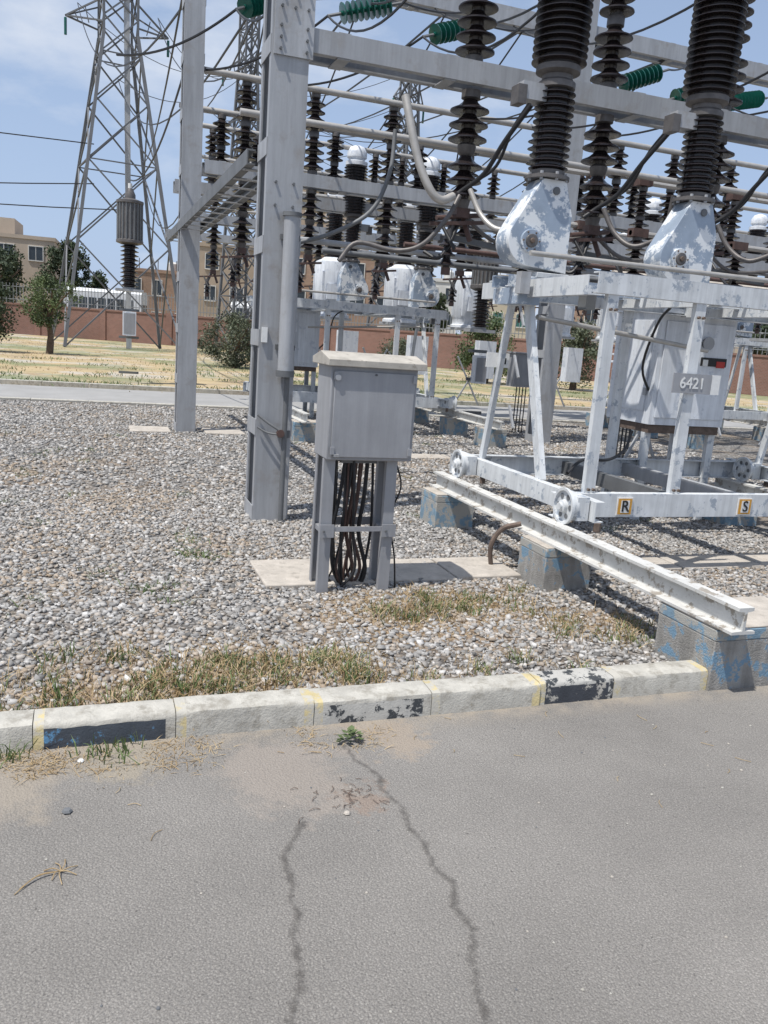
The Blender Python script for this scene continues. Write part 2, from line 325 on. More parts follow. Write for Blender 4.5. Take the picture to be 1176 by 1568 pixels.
# ---------------------------------------------------------------- grass
def blades(name,cent,n,spread,h0,h1,mat,lean=.5,w=.004):
    cent=np.array(cent,float); k=rng.integers(0,len(cent),n); c=cent[k]
    bx=c[:,0]+rng.normal(0,1,n)*spread; by=c[:,1]+rng.normal(0,1,n)*spread; bz=c[:,2]
    a=rng.uniform(0,6.28,n); h=rng.uniform(h0,h1,n)*rng.uniform(.5,1,n); l=np.abs(rng.normal(0,lean,n))*h; la=rng.uniform(0,6.28,n)
    wx,wy=np.cos(a)*w,np.sin(a)*w; tx,ty=np.cos(la)*l,np.sin(la)*l
    V=np.stack([np.stack([bx-wx,by-wy,bz],1),np.stack([bx+wx,by+wy,bz],1),np.stack([bx+tx*.4+wx*.8,by+ty*.4+wy*.8,bz+h*.6],1),np.stack([bx+tx*.4-wx*.8,by+ty*.4-wy*.8,bz+h*.6],1),np.stack([bx+tx,by+ty,bz+h*.9],1)],1).reshape(-1,3)
    b=np.arange(n)*5
    Q=np.stack([b,b+1,b+2,b+3],1).tolist(); T=np.stack([b+3,b+2,b+4],1).tolist()
    me=bpy.data.meshes.new(name); me.from_pydata(V.tolist(),[],Q+T); me.materials.append(MATS[mat]); return me
def clumps(n,x0,x1,y0,y1,z=.03): return [(random.uniform(x0,x1),random.uniform(y0,y1),z) for _ in range(n)]
gr=empty("grass_tufts")
def gobj(nm,me):
    o=bpy.data.objects.new(nm,me); col.objects.link(o); o.parent=gr
A=clumps(34,.25,1.25,3.34,3.75)+clumps(14,-.6,.3,3.3,3.9)+clumps(20,1.5,2.7,4.1,4.6)+clumps(9,2.5,3.2,3.6,4.2)+clumps(4,1.4,2.4,3.3,3.6)
gobj("green_a",blades("green_a",A,3000,.045,.02,.10,"grass_green",.7,.003))
gobj("dry_a",blades("dry_a",A,6500,.08,.015,.09,"grass_dry",1.1,.0025))
D=clumps(60,-.2,1.4,3.3,4.0)+clumps(100,1.2,2.9,3.85,4.75)+clumps(10,-1,.5,4,6)
gobj("litter",blades("litter",D,16000,.09,.005,.016,"grass_dry",3.6,.002))
E=clumps(26,-.45,.45,2.88,3.06,0)+clumps(6,.8,1.2,2.9,3.05,0)
gobj("road_edge_dry",blades("road_edge_dry",E,1500,.04,.004,.018,"grass_dry",3.2,.0018))
gobj("road_edge_green",blades("road_edge_green",[(.1,2.98,0),(.02,3.03,0),(-.42,3.02,0),(.12,3.05,0),(-.28,3.05,0)],120,.035,.03,.10,"grass_green",.8,.003))
S=clumps(46,-3,1,4.5,12)+clumps(30,2,8,5,14)+[(.75,5.6,.03),(.3,4.9,.03),(.65,5.7,.03)]*3
gobj("sparse",blades("sparse",S,3200,.06,.02,.06,"grass_green",.9,.003)); gobj("sparse_dry",blades("sparse_dry",S,5500,.2,.005,.02,"grass_dry",2.5,.0025))
gobj("field_green",blades("field_green",clumps(110,-12,12,20.8,34,0)+clumps(70,6,26,21,36,0)+clumps(14,-2,1.5,20.7,22,0),7000,.3,.03,.15,"grass_green",.8,.012))
gobj("field_dry",blades("field_dry",clumps(500,-14,30,20.8,60,0),9000,.7,.02,.10,"grass_dry",1.2,.012))
wd=MB()
for i in range(34):
    a=random.uniform(0,6.28); l=random.uniform(.015,.055); z=random.uniform(.012,.05); c=Vector((.985+math.cos(a)*l,2.93+math.sin(a)*l*.8,z)); d=Vector((math.cos(a),math.sin(a),.3)).normalized(); s=Vector((-d.y,d.x,0))
    wd.add([c-d*.014,c+s*.011,c+d*.016,c-s*.011],[(0,1,2,3)],"leaf")
wd.obj("weed_plant")
tw=MB()
for a,l in ((1.2,.06),(1.7,.05),(3.5,.14),(3.9,.04),(5.6,.05),(.2,.05),(4.6,.06),(3.4,.12),(2.6,.05)):
    tw.tube([(-.08,2.32,.006),(-.08+math.cos(a)*l*.5,2.32+math.sin(a)*l*.4,.012),(-.08+math.cos(a+.2)*l,2.32+math.sin(a+.2)*l,.003)],.0016,"grass_dry",5,3)
tw.obj("dry_twig")
pb=MB()
for p,r,mt in [((-.07,2.64),.018,"galv_dark"),((.83,2.43),.013,"concrete"),((-.03,2.97),.013,"label_white")]+[((random.uniform(-.5,3),random.uniform(1.2,3.05)),random.uniform(.002,.006),random.choice(("concrete","galv_dark","curb_white"))) for _ in range(60)]:
    pb.lathe([(r*.6,0),(r,r*.3),(r*.7,r*.7),(r*.2,r*.8)],(p[0],p[1],0),mt,6)
pb.obj("pebbles")
tws=MB()
for _ in range(30):
    x0=random.uniform(-.4,2.6); y0=random.uniform(2.1,3.0) if random.random()<.5 else random.uniform(2.75,3.05); a=random.uniform(0,6.28); l=random.uniform(.02,.07)
    tws.tube([(x0,y0,.003),(x0+math.cos(a)*l*.5,y0+math.sin(a)*l*.5,.006),(x0+math.cos(a+.3)*l,y0+math.sin(a+.3)*l,.003)],.0012,"grass_dry",4,3)
for _ in range(40):
    x0=random.gauss(.86,.07); y0=random.gauss(2.53,.05); a=random.uniform(0,6.28); l=random.uniform(.01,.045)
    tws.tube([(x0,y0,.003),(x0+math.cos(a)*l*.5,y0+math.sin(a)*l*.5,.007),(x0+math.cos(a+.3)*l,y0+math.sin(a+.3)*l,.003)],.0012,"rust",4,3)
tws.obj("straw_litter")
sl=MB(); sl.box(1.03,1.75,4.87,5.45,-.02,.055,"concrete"); sl.box(1.76,2.35,4.9,5.42,-.02,.05,"concrete"); sl.box(2.36,2.85,4.92,5.4,-.02,.057,"concrete"); sl.obj("cable_trench_slab",bevel=.01)
s2=MB()
for i in range(7): s2.box(3.5+i*.8,4.28+i*.8,5.0,5.35,-.02,.05,"concrete")
for i in range(5): s2.box(3.8+i*.9,4.68+i*.9,10.4,10.75,-.02,.05,"concrete")
s2.box(.55,1.12,12.3,12.9,-.02,.06,"concrete"); s2.box(1.62,2.2,12.3,12.9,-.02,.06,"concrete")
s2.obj("cable_trench_slab",bevel=.01)
# ---------------------------------------------------------------- control cabinet
cc=empty("control_cabinet")
q=MB(); q.box(1.325,1.865,4.70,5.0,.87,1.43,"cab_grey"); q.obj("box",cc,bevel=.008)
q=MB(); q.box(1.345,1.845,4.686,4.699,.89,1.40,"cab_grey"); q.obj("door",cc,bevel=.005)
q=MB(); q.sweep((1.295,0,0),(1.905,0,0),(0,1,0),[(4.66,1.425),(5.04,1.425),(5.04,1.465),(4.85,1.505),(4.66,1.465)],"cab_roof"); q.obj("roof",cc,bevel=.004)
q=MB()
for x0 in (1.36,1.76):
    for y in (4.75,4.95): q.U((x0,y,0),(x0,y,.87),(0,1 if y<4.8 else -1,0),.07,.04,"cab_grey")
    q.bar((x0,4.74,.42),(x0,4.97,.42),.05,.03,"cab_grey")
q.bar((1.33,4.735,.44),(1.80,4.735,.44),.008,.03,"cab_grey"); q.bar((1.33,4.965,.44),(1.80,4.965,.44),.008,.05,"cab_grey")
for x0 in (1.36,1.76): q.box(x0-.045,x0+.045,4.722,4.73,.39,.47,"cab_grey"); q.cyl((x0-.02,4.72,.43),(x0-.02,4.712,.43),.008,"galv_dark",6)
q.obj("legs",cc)
q=MB()
for (x0,z0) in ((1.35,1.37),(1.35,.93),(1.84,1.37),(1.84,.93)): q.box(x0-.012,x0+.012,4.674,4.686,z0-.022,z0+.022,"cab_grey")
q.cyl((1.595,4.686,1.385),(1.595,4.672,1.385),.006,"galv_dark",10); q.box(1.36,1.39,4.668,4.686,.895,.91,"galv"); q.cyl((1.36,4.686,1.36),(1.36,4.67,1.36),.018,"galv",10)
q.obj("latches",cc)
q=MB()
for i in range(15):
    x0=1.43+random.uniform(0,.26); y=random.uniform(4.78,4.93); w=random.uniform(-.06,.06)
    q.tube([(x0,y,.88),(x0+w*.5,y-.01,.62),(x0+w,y+.01,.38),(x0+w*.4+random.uniform(-.05,.05),y,.15),(x0+random.uniform(-.08,.08),y+.03,.0)],random.uniform(.006,.014),["cable","cable","brown_iron"][i%3],7,5)
q.tube([(1.8,4.8,.86),(1.84,4.78,.7),(1.79,4.8,.5),(1.83,4.78,.25),(1.86,4.8,.02)],.006,"cable",6)
q.box(1.45,1.68,4.8,4.9,.84,.869,"galv_dark"); q.obj("cables",cc)
# ---------------------------------------------------------------- gantry
def column(x0,x1,y0,y1,h,mat="galv"):
    q=MB(); w=x1-x0; xc=(x0+x1)/2
    q.U((xc,y0,-.05),(xc,y0,h),(0,1,0),w,.07,mat,.014); q.U((xc,y1,-.05),(xc,y1,h),(0,-1,0),w,.07,mat,.014)
    z=.03
    while z<h:
        q.box(x0-.008,x0-.001,y0+.01,y1-.01,z,z+.13,mat); q.box(x1+.001,x1+.008,y0+.01,y1-.01,z,z+.13,mat); z+=.72
    return q
def bolts(q,x0,x1,z0,z1,nx,nz,y,mat="galv_dark"):
    for i in range(nx):
        for k in range(nz):
            q.cyl((x0+(x1-x0)*i/max(1,nx-1),y,z0+(z1-z0)*k/max(1,nz-1)),(x0+(x1-x0)*i/max(1,nx-1),y-.018,z0+(z1-z0)*k/max(1,nz-1)),.011,mat,6)
gantry=empty("steel_gantry")
q=column(1.285,1.575,6.72,7.10,6.7)
q.box(1.30,1.60,6.70,6.718,3.62,4.5,"galv"); bolts(q,1.35,1.55,3.66,3.82,2,3,6.70); bolts(q,1.35,1.55,3.95,4.4,3,5,6.70); bolts(q,1.36,1.5,2.55,2.72,2,2,6.72)
q.cyl((1.485,6.645,1.27),(1.485,6.645,2.47),.062,"galv",18); q.cyl((1.485,6.645,2.47),(1.485,6.645,2.50),.075,"galv_dark",18); q.cyl((1.485,6.645,1.24),(1.485,6.645,1.29),.075,"galv_dark",18)
q.box(1.41,1.57,6.70,6.716,2.30,2.34,"galv_dark"); q.box(1.41,1.57,6.70,6.716,1.45,1.49,"galv_dark")
q.cyl((1.51,6.67,.03),(1.51,6.67,1.24),.022,"galv_dark",12)
q.box(1.46,1.56,6.69,6.718,.74,.80,"galv_dark"); q.cyl((1.47,6.66,.78),(1.47,6.63,.78),.033,"brown_iron",10)
q.tube([(1.29,6.7,.92),(1.37,6.67,.86),(1.47,6.64,.80)],.010,"galv_dark",8); q.tube([(1.29,6.7,.82),(1.37,6.67,.78),(1.47,6.64,.77)],.008,"galv_dark",8)
q.box(1.295,1.34,6.695,6.715,1.5,1.62,"label_white")
q.obj("near_column",gantry)
column(1.21,1.48,12.5,12.86,7.2).obj("far_column",gantry)
column(7.2,7.5,12.5,12.86,7.2).obj("far_column_right",gantry)
column(7.2,7.5,6.72,7.12,6.7).obj("near_column_right",gantry)
column(13.2,13.5,12.5,12.86,7.2).obj("far_column_right_outer",gantry)
def ubeam(q,x0,x1,y,z0,z1,mat="galv",gap=.30):
    zc=(z0+z1)/2;h=z1-z0
    q.U((x0,y,zc),(x1,y,zc),(0,1,0),h,.07,mat,.012); q.U((x0,y+gap,zc),(x1,y+gap,zc),(0,-1,0),h,.07,mat,.012)
    x=x0+.2
    while x<x1: q.box(x,x+.1,y+.01,y+gap-.01,z0-.009,z0-.001,mat); q.box(x,x+.1,y+.01,y+gap-.01,z1+.001,z1+.009,mat); x+=.9
q=MB(); ubeam(q,1.60,7.2,6.72,3.68,3.85); q.obj("near_cross_beam",gantry)
q=MB(); ubeam(q,1.60,7.2,6.76,6.3,6.55); q.obj("near_shadow_beam",gantry)  # unseen top beam, added above the view for the shadow it casts
q=MB(); ubeam(q,1.52,14,12.52,3.68,3.86); ubeam(q,1.3,14,14.5,3.68,3.86); q.obj("far_cross_beam",gantry)
q=MB(); ubeam(q,1.52,14,12.52,6.38,6.62); q.obj("far_top_beam",gantry)
q=MB(); ubeam(q,2,18,18.5,3.7,3.88); ubeam(q,2,22,24.5,3.9,4.1)
for xx in (2.2,8,13,17.5):
    q.bar((xx,18.6,0),(xx,18.6,3.7),.2,.2,"galv"); q.bar((xx+1,24.6,0),(xx+1,24.6,3.9),.2,.2,"galv")
q.obj("rear_cross_beam",gantry)
q=MB(); ubeam(q,5.2,14,10.3,2.95,3.10)
for xx in (5.6,9.2,12.6):
    for yy in (10.36,10.54): q.bar((xx,yy,0),(xx,yy,2.95),.08,.08,"galv")
    for z in (.5,1.2,1.9,2.6): q.bar((xx,10.36,z),(xx,10.54,z+.3),.03,.03,"galv")
q.obj("switch_support_beam",gantry)
q=MB(); ubeam(q,4.1,8.6,8.2,2.22,2.34,"galv",.2)
for xx in (6.0,8.3):
    for yy in (8.24,8.36): q.bar((xx,yy,0),(xx,yy,2.22),.06,.06,"galv")
q.obj("low_support_beam",gantry)
q=MB()
for x0,a in ((1.20,1),(1.55,-1)): q.U((x0,7.14,2.955),(x0,14.6,2.955),(a,0,0),.12,.07,"galv_dark",.012)  # channels in a dark tone: the beam's shade is put into its colour
y=7.3
while y<14.5: q.box(1.21,1.54,y,y+.08,2.885,2.893,"galv"); y+=.5
q.obj("side_beam",gantry)
# ---------------------------------------------------------------- disconnect switches
def disc(hang=True,lod=22):
    q=MB()
    q.lathe([(.075,0),(.075,.05),(.05,.07)],(0,0,0),"porcelain_cap",lod)
    q.lathe(bells(.06,.50,4,.052,.165),(0,0,0),"porcelain",lod); q.lathe([(.06,.5),(.075,.51),(.075,.58),(.06,.6)],(0,0,0),"porcelain_cap",lod)
    q.lathe(bells(.6,1.04,4,.052,.15),(0,0,0),"porcelain",lod); q.lathe([(.06,1.04),(.07,1.05),(.07,1.12),(.03,1.14)],(0,0,0),"porcelain_cap",lod)
    if hang:
        q.lathe(bells(-.62,-.28,3,.055,.165),(0,0,0),"porcelain",lod); q.lathe([(.05,-.72),(.07,-.7),(.08,-.64),(.06,-.62)],(0,0,0),"porcelain_cap",lod); q.lathe([(.055,-.28),(.08,-.27),(.08,-.21)],(0,0,0),"porcelain_cap",lod)
        q.lathe(bells(-1.07,-.72,3,.05,.15),(0,0,0),"porcelain",lod); q.lathe([(.03,-1.16),(.055,-1.14),(.07,-1.07),(.05,-1.06)],(0,0,0),"porcelain_cap",lod)
        q.box(-.06,.06,-.05,.05,-1.22,-1.14,"brown_iron"); q.bar((-.04,0,-1.2),(-.14,-.06,-1.42),.035,.05,"porcelain_cap"); q.bar((.03,.03,-1.2),(.09,-.04,-1.40),.03,.04,"brown_iron")
        q.lathe(bells(-1.64,-1.40,3,.03,.075),(-.12,-.05,0),"porcelain",16); q.cyl((-.12,-.05,-1.40),(-.12,-.05,-1.33),.03,"porcelain_cap"); q.cyl((-.12,-.05,-1.7),(-.12,-.05,-1.64),.04,"brown_iron")
        q.bar((-.3,-.05,-1.30),(.2,-.05,-1.24),.03,.03,"brown_iron"); q.cyl((-.2,-.05,-1.28),(-.12,-.2,-1.5),.015,"cable")
    return q
D1=disc().mesh("disc_hi"); D2=disc(True,12).mesh("disc_lo"); D3=disc(False,12).mesh("post_lo")
for x in (3.0,4.3,5.55,6.8): inst(D1,"disconnect_switch",(x,6.87,3.87))
for x in (2.1,3.1,4.3,5.6,6.75,8.3,9.4,10.6,11.8): inst(D2,"disconnect_switch",(x,12.67,3.88))
for x in (1.9,2.6,4.7,5.2,6.0,7.0,8.0,8.7,9.5,10.2,11.0): inst(D3,"post_insulator",(x,14.65,3.87),scale=(.8,.8,.75))
for x in (1.85,3.6,5.0,8.0,9.1): inst(D3,"post_insulator",(x,13.3,3.75),scale=(.9,.9,.8))
for x in (5.7,6.5,7.3,8.1,8.9,9.7,10.5,11.3): inst(D3,"post_insulator",(x,10.45,3.11),scale=(.85,.85,.72))
for x in (4.4,5.1,5.8,6.5,7.2,7.9): inst(D3,"post_insulator",(x,8.3,2.35),scale=(.75,.75,.5))
for x in (2.5,3.6,4.8,6.2,7.5,8.6,9.8,10.6,11.5,12.6,13.8,15): inst(D2,"disconnect_switch",(x,18.65,3.9))
for i in range(15): inst(D2,"disconnect_switch",(4+i*1.15,24.6,4.1))
q=MB()
for i,x in enumerate((5.7,7.3,8.9,10.5)):
    q.cyl((x-.1,10.45,3.98),(x+.95,10.45,3.98),.035,"alu_tube",8); q.box(x-.12,x+.1,10.38,10.52,3.93,4.02,"brown_iron"); q.box(x+.7,x+.92,10.38,10.52,3.93,4.02,"brown_iron")
for x in (4.4,5.8,7.2):
    q.cyl((x-.1,8.3,2.95),(x+.85,8.3,2.95),.03,"alu_tube",8); q.box(x-.1,x+.1,8.24,8.36,2.91,3.0,"brown_iron"); q.box(x+.6,x+.8,8.24,8.36,2.91,3.0,"brown_iron")
    q.tube([(x+.85,8.3,2.95),(x+1.0,8.2,2.7),(x+.9,7.8,2.45),(x+.6,7.4,2.5)],.016,"cable",8)
q.obj("switch_blades")
q=MB()
q.cyl((1.46,12.6,5.02),(13,12.6,5.02),.045,"alu_tube",10); q.cyl((1.3,13.3,4.68),(14,13.3,4.68),.045,"alu_tube",10); q.cyl((1.5,14.65,4.75),(14,14.65,4.75),.04,"alu_tube",10)
for p in ((1.46,12.6,5.02),(1.3,13.3,4.68)): q.lathe([(.05,-.03),(.07,-.02),(.07,.03)],p,"porcelain_cap",12)
q.cyl((1.62,10.2,4.0),(14,10.2,4.0),.04,"alu_tube",10); q.cyl((2.0,18.6,5.0),(18,18.6,5.0),.04,"alu_tube",8); q.cyl((2.3,16.5,4.2),(16,16.5,4.2),.04,"alu_tube",8)
q.cyl((3,24.6,5.25),(20,24.6,5.25),.04,"alu_tube",8); q.cyl((3,21.5,4.4),(20,21.5,4.4),.04,"alu_tube",8)
q.obj("busbar_tube")
q=MB()
for k,dx in enumerate((0,1.3,2.55)):
    d=Vector((dx,0,0)); T=lambda L:[Vector(p)+d for p in L]
    if k==0:
        q.tube(T([(2.38,6.75,3.5),(2.42,6.7,3.30),(2.50,6.65,3.0),(2.60,6.6,2.79),(2.70,6.6,2.73),(2.82,6.65,2.78)]),.034,"alu_tube",12)
        q.tube(T([(2.4,7.0,3.3),(2.36,6.95,2.95),(2.2,6.9,2.62),(1.9,6.95,2.42),(1.63,7.0,2.32)]),.018,"galv_dark",10)
        q.tube(T([(2.9,6.7,2.80),(2.78,6.65,2.6),(2.6,6.7,2.38),(2.4,6.8,2.32),(2.1,6.9,2.36),(1.95,6.9,2.2)]),.020,"porcelain_cap",10)
    q.tube(T([(2.99,6.7,2.86),(3.06,6.6,2.66),(3.14,6.45,2.54),(3.24,6.35,2.56),(3.33,6.25,2.66),(3.34,6.2,2.95)]),.022,"alu_tube" if k==0 else "porcelain_cap",12)
    q.tube(T([(3.22,6.2,3.44),(3.12,6.4,3.2),(3.06,6.6,2.98),(2.95,6.75,2.86),(2.86,6.8,2.78)]),.020,"cable",10)
    q.tube(T([(3.22,6.2,3.48),(3.18,6.4,3.3),(3.16,6.6,3.05),(3.02,6.75,2.92)]),.014,"cable",8)
    q.tube(T([(3.0,6.87,2.66),(2.9,6.8,2.45),(2.8,6.8,2.3),(2.7,6.9,2.35)]),.016,"cable",8)
    q.tube(T([(3.0,6.9,2.7),(3.4,6.95,2.5),(3.8,6.9,2.52),(4.2,6.87,2.62)]),.018,"porcelain_cap",8)
    q.cyl(Vector((2.75,6.8,2.62))+d,Vector((3.2,6.9,2.70))+d,.02,"brown_iron",8)
    q.bar(Vector((3.0,7.0,2.5))+d,Vector((3.9,7.0,2.42))+d,.05,.05,"galv_dark")
q.obj("flexible_conductors")
q=MB(); q.cyl((1.6,7.05,2.35),(7.2,7.05,2.35),.025,"galv",10)
q.cyl((2.3,8.8,2.45),(9,8.8,2.45),.03,"galv_dark",10); q.cyl((3.5,9.6,2.7),(10,9.6,2.7),.03,"brown_iron",10); q.cyl((5.2,8.0,2.15),(10,8.0,2.15),.055,"alu_tube",10); q.cyl((6,9,2.55),(12,9,2.55),.06,"concrete",10)
q.obj("drive_rod")
# ---------------------------------------------------------------- circuit breaker
def head_mesh():
    q=MB(); cx,cz=-.15,2.40; R=.18
    out=[(.11,2.86),(-.09,2.86)]+[(cx+R*math.cos(t),cz+R*math.sin(t)) for t in [RAD(a) for a in range(150,285,15)]]+[(.19,2.19),(.19,2.62)]
    q.sweep((0,-.11,0),(0,.11,0),(1,0,0),[(u,-w) for u,w in out],"head_paint")
    q.cyl((cx,-.11,cz),(cx,-.135,cz),.085,"head_paint",20); q.cyl((cx,-.135,cz),(cx,-.15,cz),.05,"porcelain_cap",16); q.cyl((cx,-.15,cz),(cx,-.165,cz),.02,"rust",8)
    for a in range(0,360,60): q.cyl((cx+.068*math.cos(RAD(a)),-.135,cz+.068*math.sin(RAD(a))),(cx+.068*math.cos(RAD(a)),-.145,cz+.068*math.sin(RAD(a))),.008,"rust",6)
    q.cyl((.03,-.11,2.78),(.03,-.125,2.78),.03,"galv_dark",10)
    q.box(-.07,.21,-.13,.13,2.14,2.18,"white_paint")
    return q
def pole_mesh():
    q=MB()
    q.lathe([(.17,2.865),(.17,2.89),(.13,2.90),(.13,2.93)],(0,0,0),"porcelain_cap",24)
    for a in range(8): q.cyl((.15*math.cos(a*.785),.15*math.sin(a*.785),2.85),(.15*math.cos(a*.785),.15*math.sin(a*.785),2.91),.014,"galv",6)
    q.lathe(sheds(2.93,3.50,12,.105,.15),(0,0,0),"porcelain",28)
    q.lathe([(.12,3.50),(.14,3.51),(.14,3.55),(.115,3.57),(.115,3.60),(.165,3.62),(.165,3.66),(.15,3.67)],(0,0,0),"porcelain_cap",24)
    q.box(-.30,-.10,-.05,.05,3.40,3.52,"galv"); q.box(-.34,-.27,-.06,.06,3.36,3.49,"porcelain_cap")
    q.lathe(sheds(3.67,4.45,16,.150,.205),(0,0,0),"porcelain",28)
    q.lathe([(.16,4.45),(.19,4.46),(.19,4.52),(.14,4.54),(.14,4.57),(.17,4.59),(.17,4.68),(.12,4.76),(.04,4.79)],(0,0,0),"tank_white",24)
    return q
HM=head_mesh().mesh("pole_head"); PM=pole_mesh().mesh("pole_insulator")
def wheel(q,x,y,z,r=.125):
    M=Matrix.Rotation(RAD(-90),3,'Y')
    q.lathe([(r*.80,-.05),(r*.80,0),(r*1.0,.0),(r*1.0,.02),(r*.85,.02),(r*.82,.005),(r*.35,.005),(r*.33,.03),(r*.2,.035),(r*.2,.05),(.01,.05)],(x,y,z),"white_paint",24,M)
    for a in range(0,360,60):
        t=RAD(a); q.cyl((x-.006,y+math.cos(t)*r*.58,z+math.sin(t)*r*.58),(x-.009,y+math.cos(t)*r*.58,z+math.sin(t)*r*.58),r*.15,"galv_dark",10)
def frame_mesh():
    q=MB(); W="white_paint"
    q.U((3.05,4.93,.55),(6.35,4.93,.55),(0,1,0),.17,.07,W); q.U((3.05,6.75,.55),(6.35,6.75,.55),(0,-1,0),.17,.07,W)
    for x,a in ((3.16,1),(6.3,-1)): q.U((x,4.6,.57),(x,6.9,.57),(a,0,0),.14,.07,W)
    q.U((4.87,5.0,.53),(4.87,7.4,.53),(1,0,0),.12,.06,"galv"); q.U((4.2,5.0,.53),(4.2,6.75,.53),(1,0,0),.12,.06,"galv_dark")
    for x in (3.02,6.12):
        for y in (4.75,6.5):
            wheel(q,x,y,.585); q.cyl((x,y,.585),(x+.15,y,.585),.03,"galv_dark",10); q.box(x+.04,x+.13,y-.09,y+.09,.50,.66,W)
            q.cyl((x+.17,y-.15,.5),(x+.17,y-.15,.44),.025,"rust",8)
    q.U((3.2,4.95,2.07),(6.3,4.95,2.07),(0,1,0),.14,.07,W); q.U((3.2,6.6,2.07),(6.3,6.6,2.07),(0,-1,0),.14,.07,W)
    for x,a in ((3.14,1),(6.3,-1)): q.U((x,4.98,2.05),(x,6.6,2.05),(a,0,0),.13,.06,W)
    for y in (5.86,6.14): q.U((3.0,y,2.10),(6.45,y,2.10),(0,1 if y<6 else -1,0),.09,.05,"head_paint")
    q.box(3.05,3.25,5.8,6.2,1.93,2.05,"head_paint"); q.box(3.02,3.10,5.7,5.78,2.0,2.16,"galv"); q.box(3.28,3.36,5.2,5.3,1.9,2.0,"galv_dark")
    for x in (4.2,5.2): q.U((x,4.98,2.05),(x,6.6,2.05),(1,0,0),.12,.06,W)
    for x in (3.34,4.07,5.3,6.2): q.U((x,4.96,.63),(x,4.96,2.0),(0,1,0),.085,.045,W)
    for x in (3.21,6.25):
        q.U((x,6.2,2.0),(x,6.48,.63),(1,0,0),.06,.04,W); q.U((x,5.95,2.0),(x,5.46,.63),(1,0,0),.085,.045,W)
    q.U((4.6,6.55,.63),(4.6,6.55,2.0),(0,1,0),.085,.045,W)
    q.cyl((3.1,5.75,2.3),(6.4,5.75,2.3),.02,"alu_tube",10); q.cyl((3.3,5.9,1.85),(5.3,6.3,1.7),.02,"alu_tube",10)
    q.tube([(4.9,6.7,.9),(4.7,6.5,.75),(4.4,6.3,.68),(4.0,6.1,.7),(3.8,6.0,.6)],.014,"cable",8)
    q.tube([(5.1,6.7,1.2),(4.85,6.6,1.5),(4.8,6.4,1.9),(4.7,6.1,2.05)],.012,"cable",8)
    for x in (3.34,4.07,5.3): bolts(q,x-.02,x+.02,.66,.72,2,1,4.955,"rust"); bolts(q,x-.02,x+.02,1.9,1.96,2,1,4.955,"rust")
    return q
def cabin_mesh():
    q=MB(); q.box(5.0,5.86,6.6,7.3,.98,2.02,"tank_white"); q.box(4.97,5.89,6.56,7.34,2.02,2.06,"tank_white")
    q.box(5.05,5.40,6.585,6.598,1.05,1.95,"tank_white"); q.box(5.43,5.83,6.585,6.598,1.05,1.95,"tank_white")
    q.cyl((5.52,6.585,1.77),(5.52,6.55,1.77),.05,"label_black",16); q.cyl((5.52,6.56,1.77),(5.52,6.545,1.77),.062,"galv",16)
    q.box(5.48,5.78,6.575,6.584,1.56,1.64,"label_black"); q.box(5.66,5.76,6.57,6.5745,1.55,1.61,"sign_red"); q.box(5.5,5.56,6.57,6.5745,1.56,1.62,"label_white")
    q.box(5.02,5.84,6.62,7.28,.90,.975,"rust"); q.box(4.99,4.998,6.7,7.2,1.1,1.95,"tank_white")
    for z in (1.25,1.75): q.box(4.975,4.989,6.68,6.72,z,z+.07,"galv")
    for x in (5.05,5.81):
        for y in (6.66,7.24): q.U((x,y,.0),(x,y,.9),(0,1 if y<7 else -1,0),.08,.05,"white_paint")
    return q
FM=frame_mesh().mesh("truck_frame"); CM=cabin_mesh().mesh("operating_cabinet")
def rail_mesh():
    q=MB()
    for x in (2.965,6.07):
        q.sweep((x,2.98,.33),(x,6.8,.33),(1,0,0),[(-.07,0),(.07,0),(.07,-.014),(.008,-.018),(.008,-.112),(.045,-.118),(.045,-.135),(-.045,-.135),(-.045,-.118),(-.008,-.112),(-.008,-.018),(-.07,-.014)],"rail_paint")
    return q
RM=rail_mesh().mesh("rail")
def breaker(loc,mirror=False,text=True,cab=True):
    e=empty("circuit_breaker",loc)
    if mirror: e.scale=(-1,1,1)
    def ch(n,me,l=(0,0,0)):
        o=bpy.data.objects.new(n,me); col.objects.link(o); o.parent=e; o.location=l; return o
    ch("truck_frame",FM)
    if cab:
        c_=ch("operating_cabinet",CM); b=c_.modifiers.new("b","BEVEL"); b.width=.006; b.segments=2; b.limit_method='ANGLE'; b.angle_limit=RAD(60)
    for i,x in enumerate((3.30,4.67,6.04)):
        h=ch("pole_head_%d"%i,HM,(x,5.98,0)); b=h.modifiers.new("b","BEVEL"); b.width=.018; b.segments=3; b.limit_method='ANGLE'; b.angle_limit=RAD(50)
        ch("pole_insulator_%d"%i,PM,(x,5.98,0))
    if text:
        for t,x in (("R",3.62),("S",4.70),("T",5.8)):
            q=MB(); q.box(x-.065,x+.065,4.918,4.927,.48,.61,"label_white"); q.box(x-.057,x+.057,4.915,4.9175,.488,.602,"label_orange"); q.obj("label_plate_"+t,e)
            q=MB(); q.box(x-.035,x+.035,4.912,4.9145,.50,.59,"label_white"); q.obj("label_inner_"+t,e)
            textobj(t,.115,(x,4.909,.545),"label_black",e,"letter_"+t)
        q=MB(); q.box(3.90,4.23,4.935,4.945,1.37,1.51,"cab_grey"); q.box(4.235,4.31,4.937,4.945,1.37,1.51,"label_white"); q.obj("number_plate",e)
        textobj("6421",.11,(4.065,4.932,1.44),"label_white",e,"number")
        q=MB(); q.box(3.11,3.32,6.33,6.34,1.43,1.55,"label_white"); q.box(3.24,3.29,6.325,6.329,1.46,1.51,"label_black"); q.obj("tag_plate",e)
    return e
breaker((0,0,0)); breaker((9.01,8.6,0),True,False); breaker((7.6,9.2,0),False,False)
def track(loc,s=1):
    o=bpy.data.objects.new("rail_track",RM); col.objects.link(o); o.location=loc; o.scale=(s,1,1)
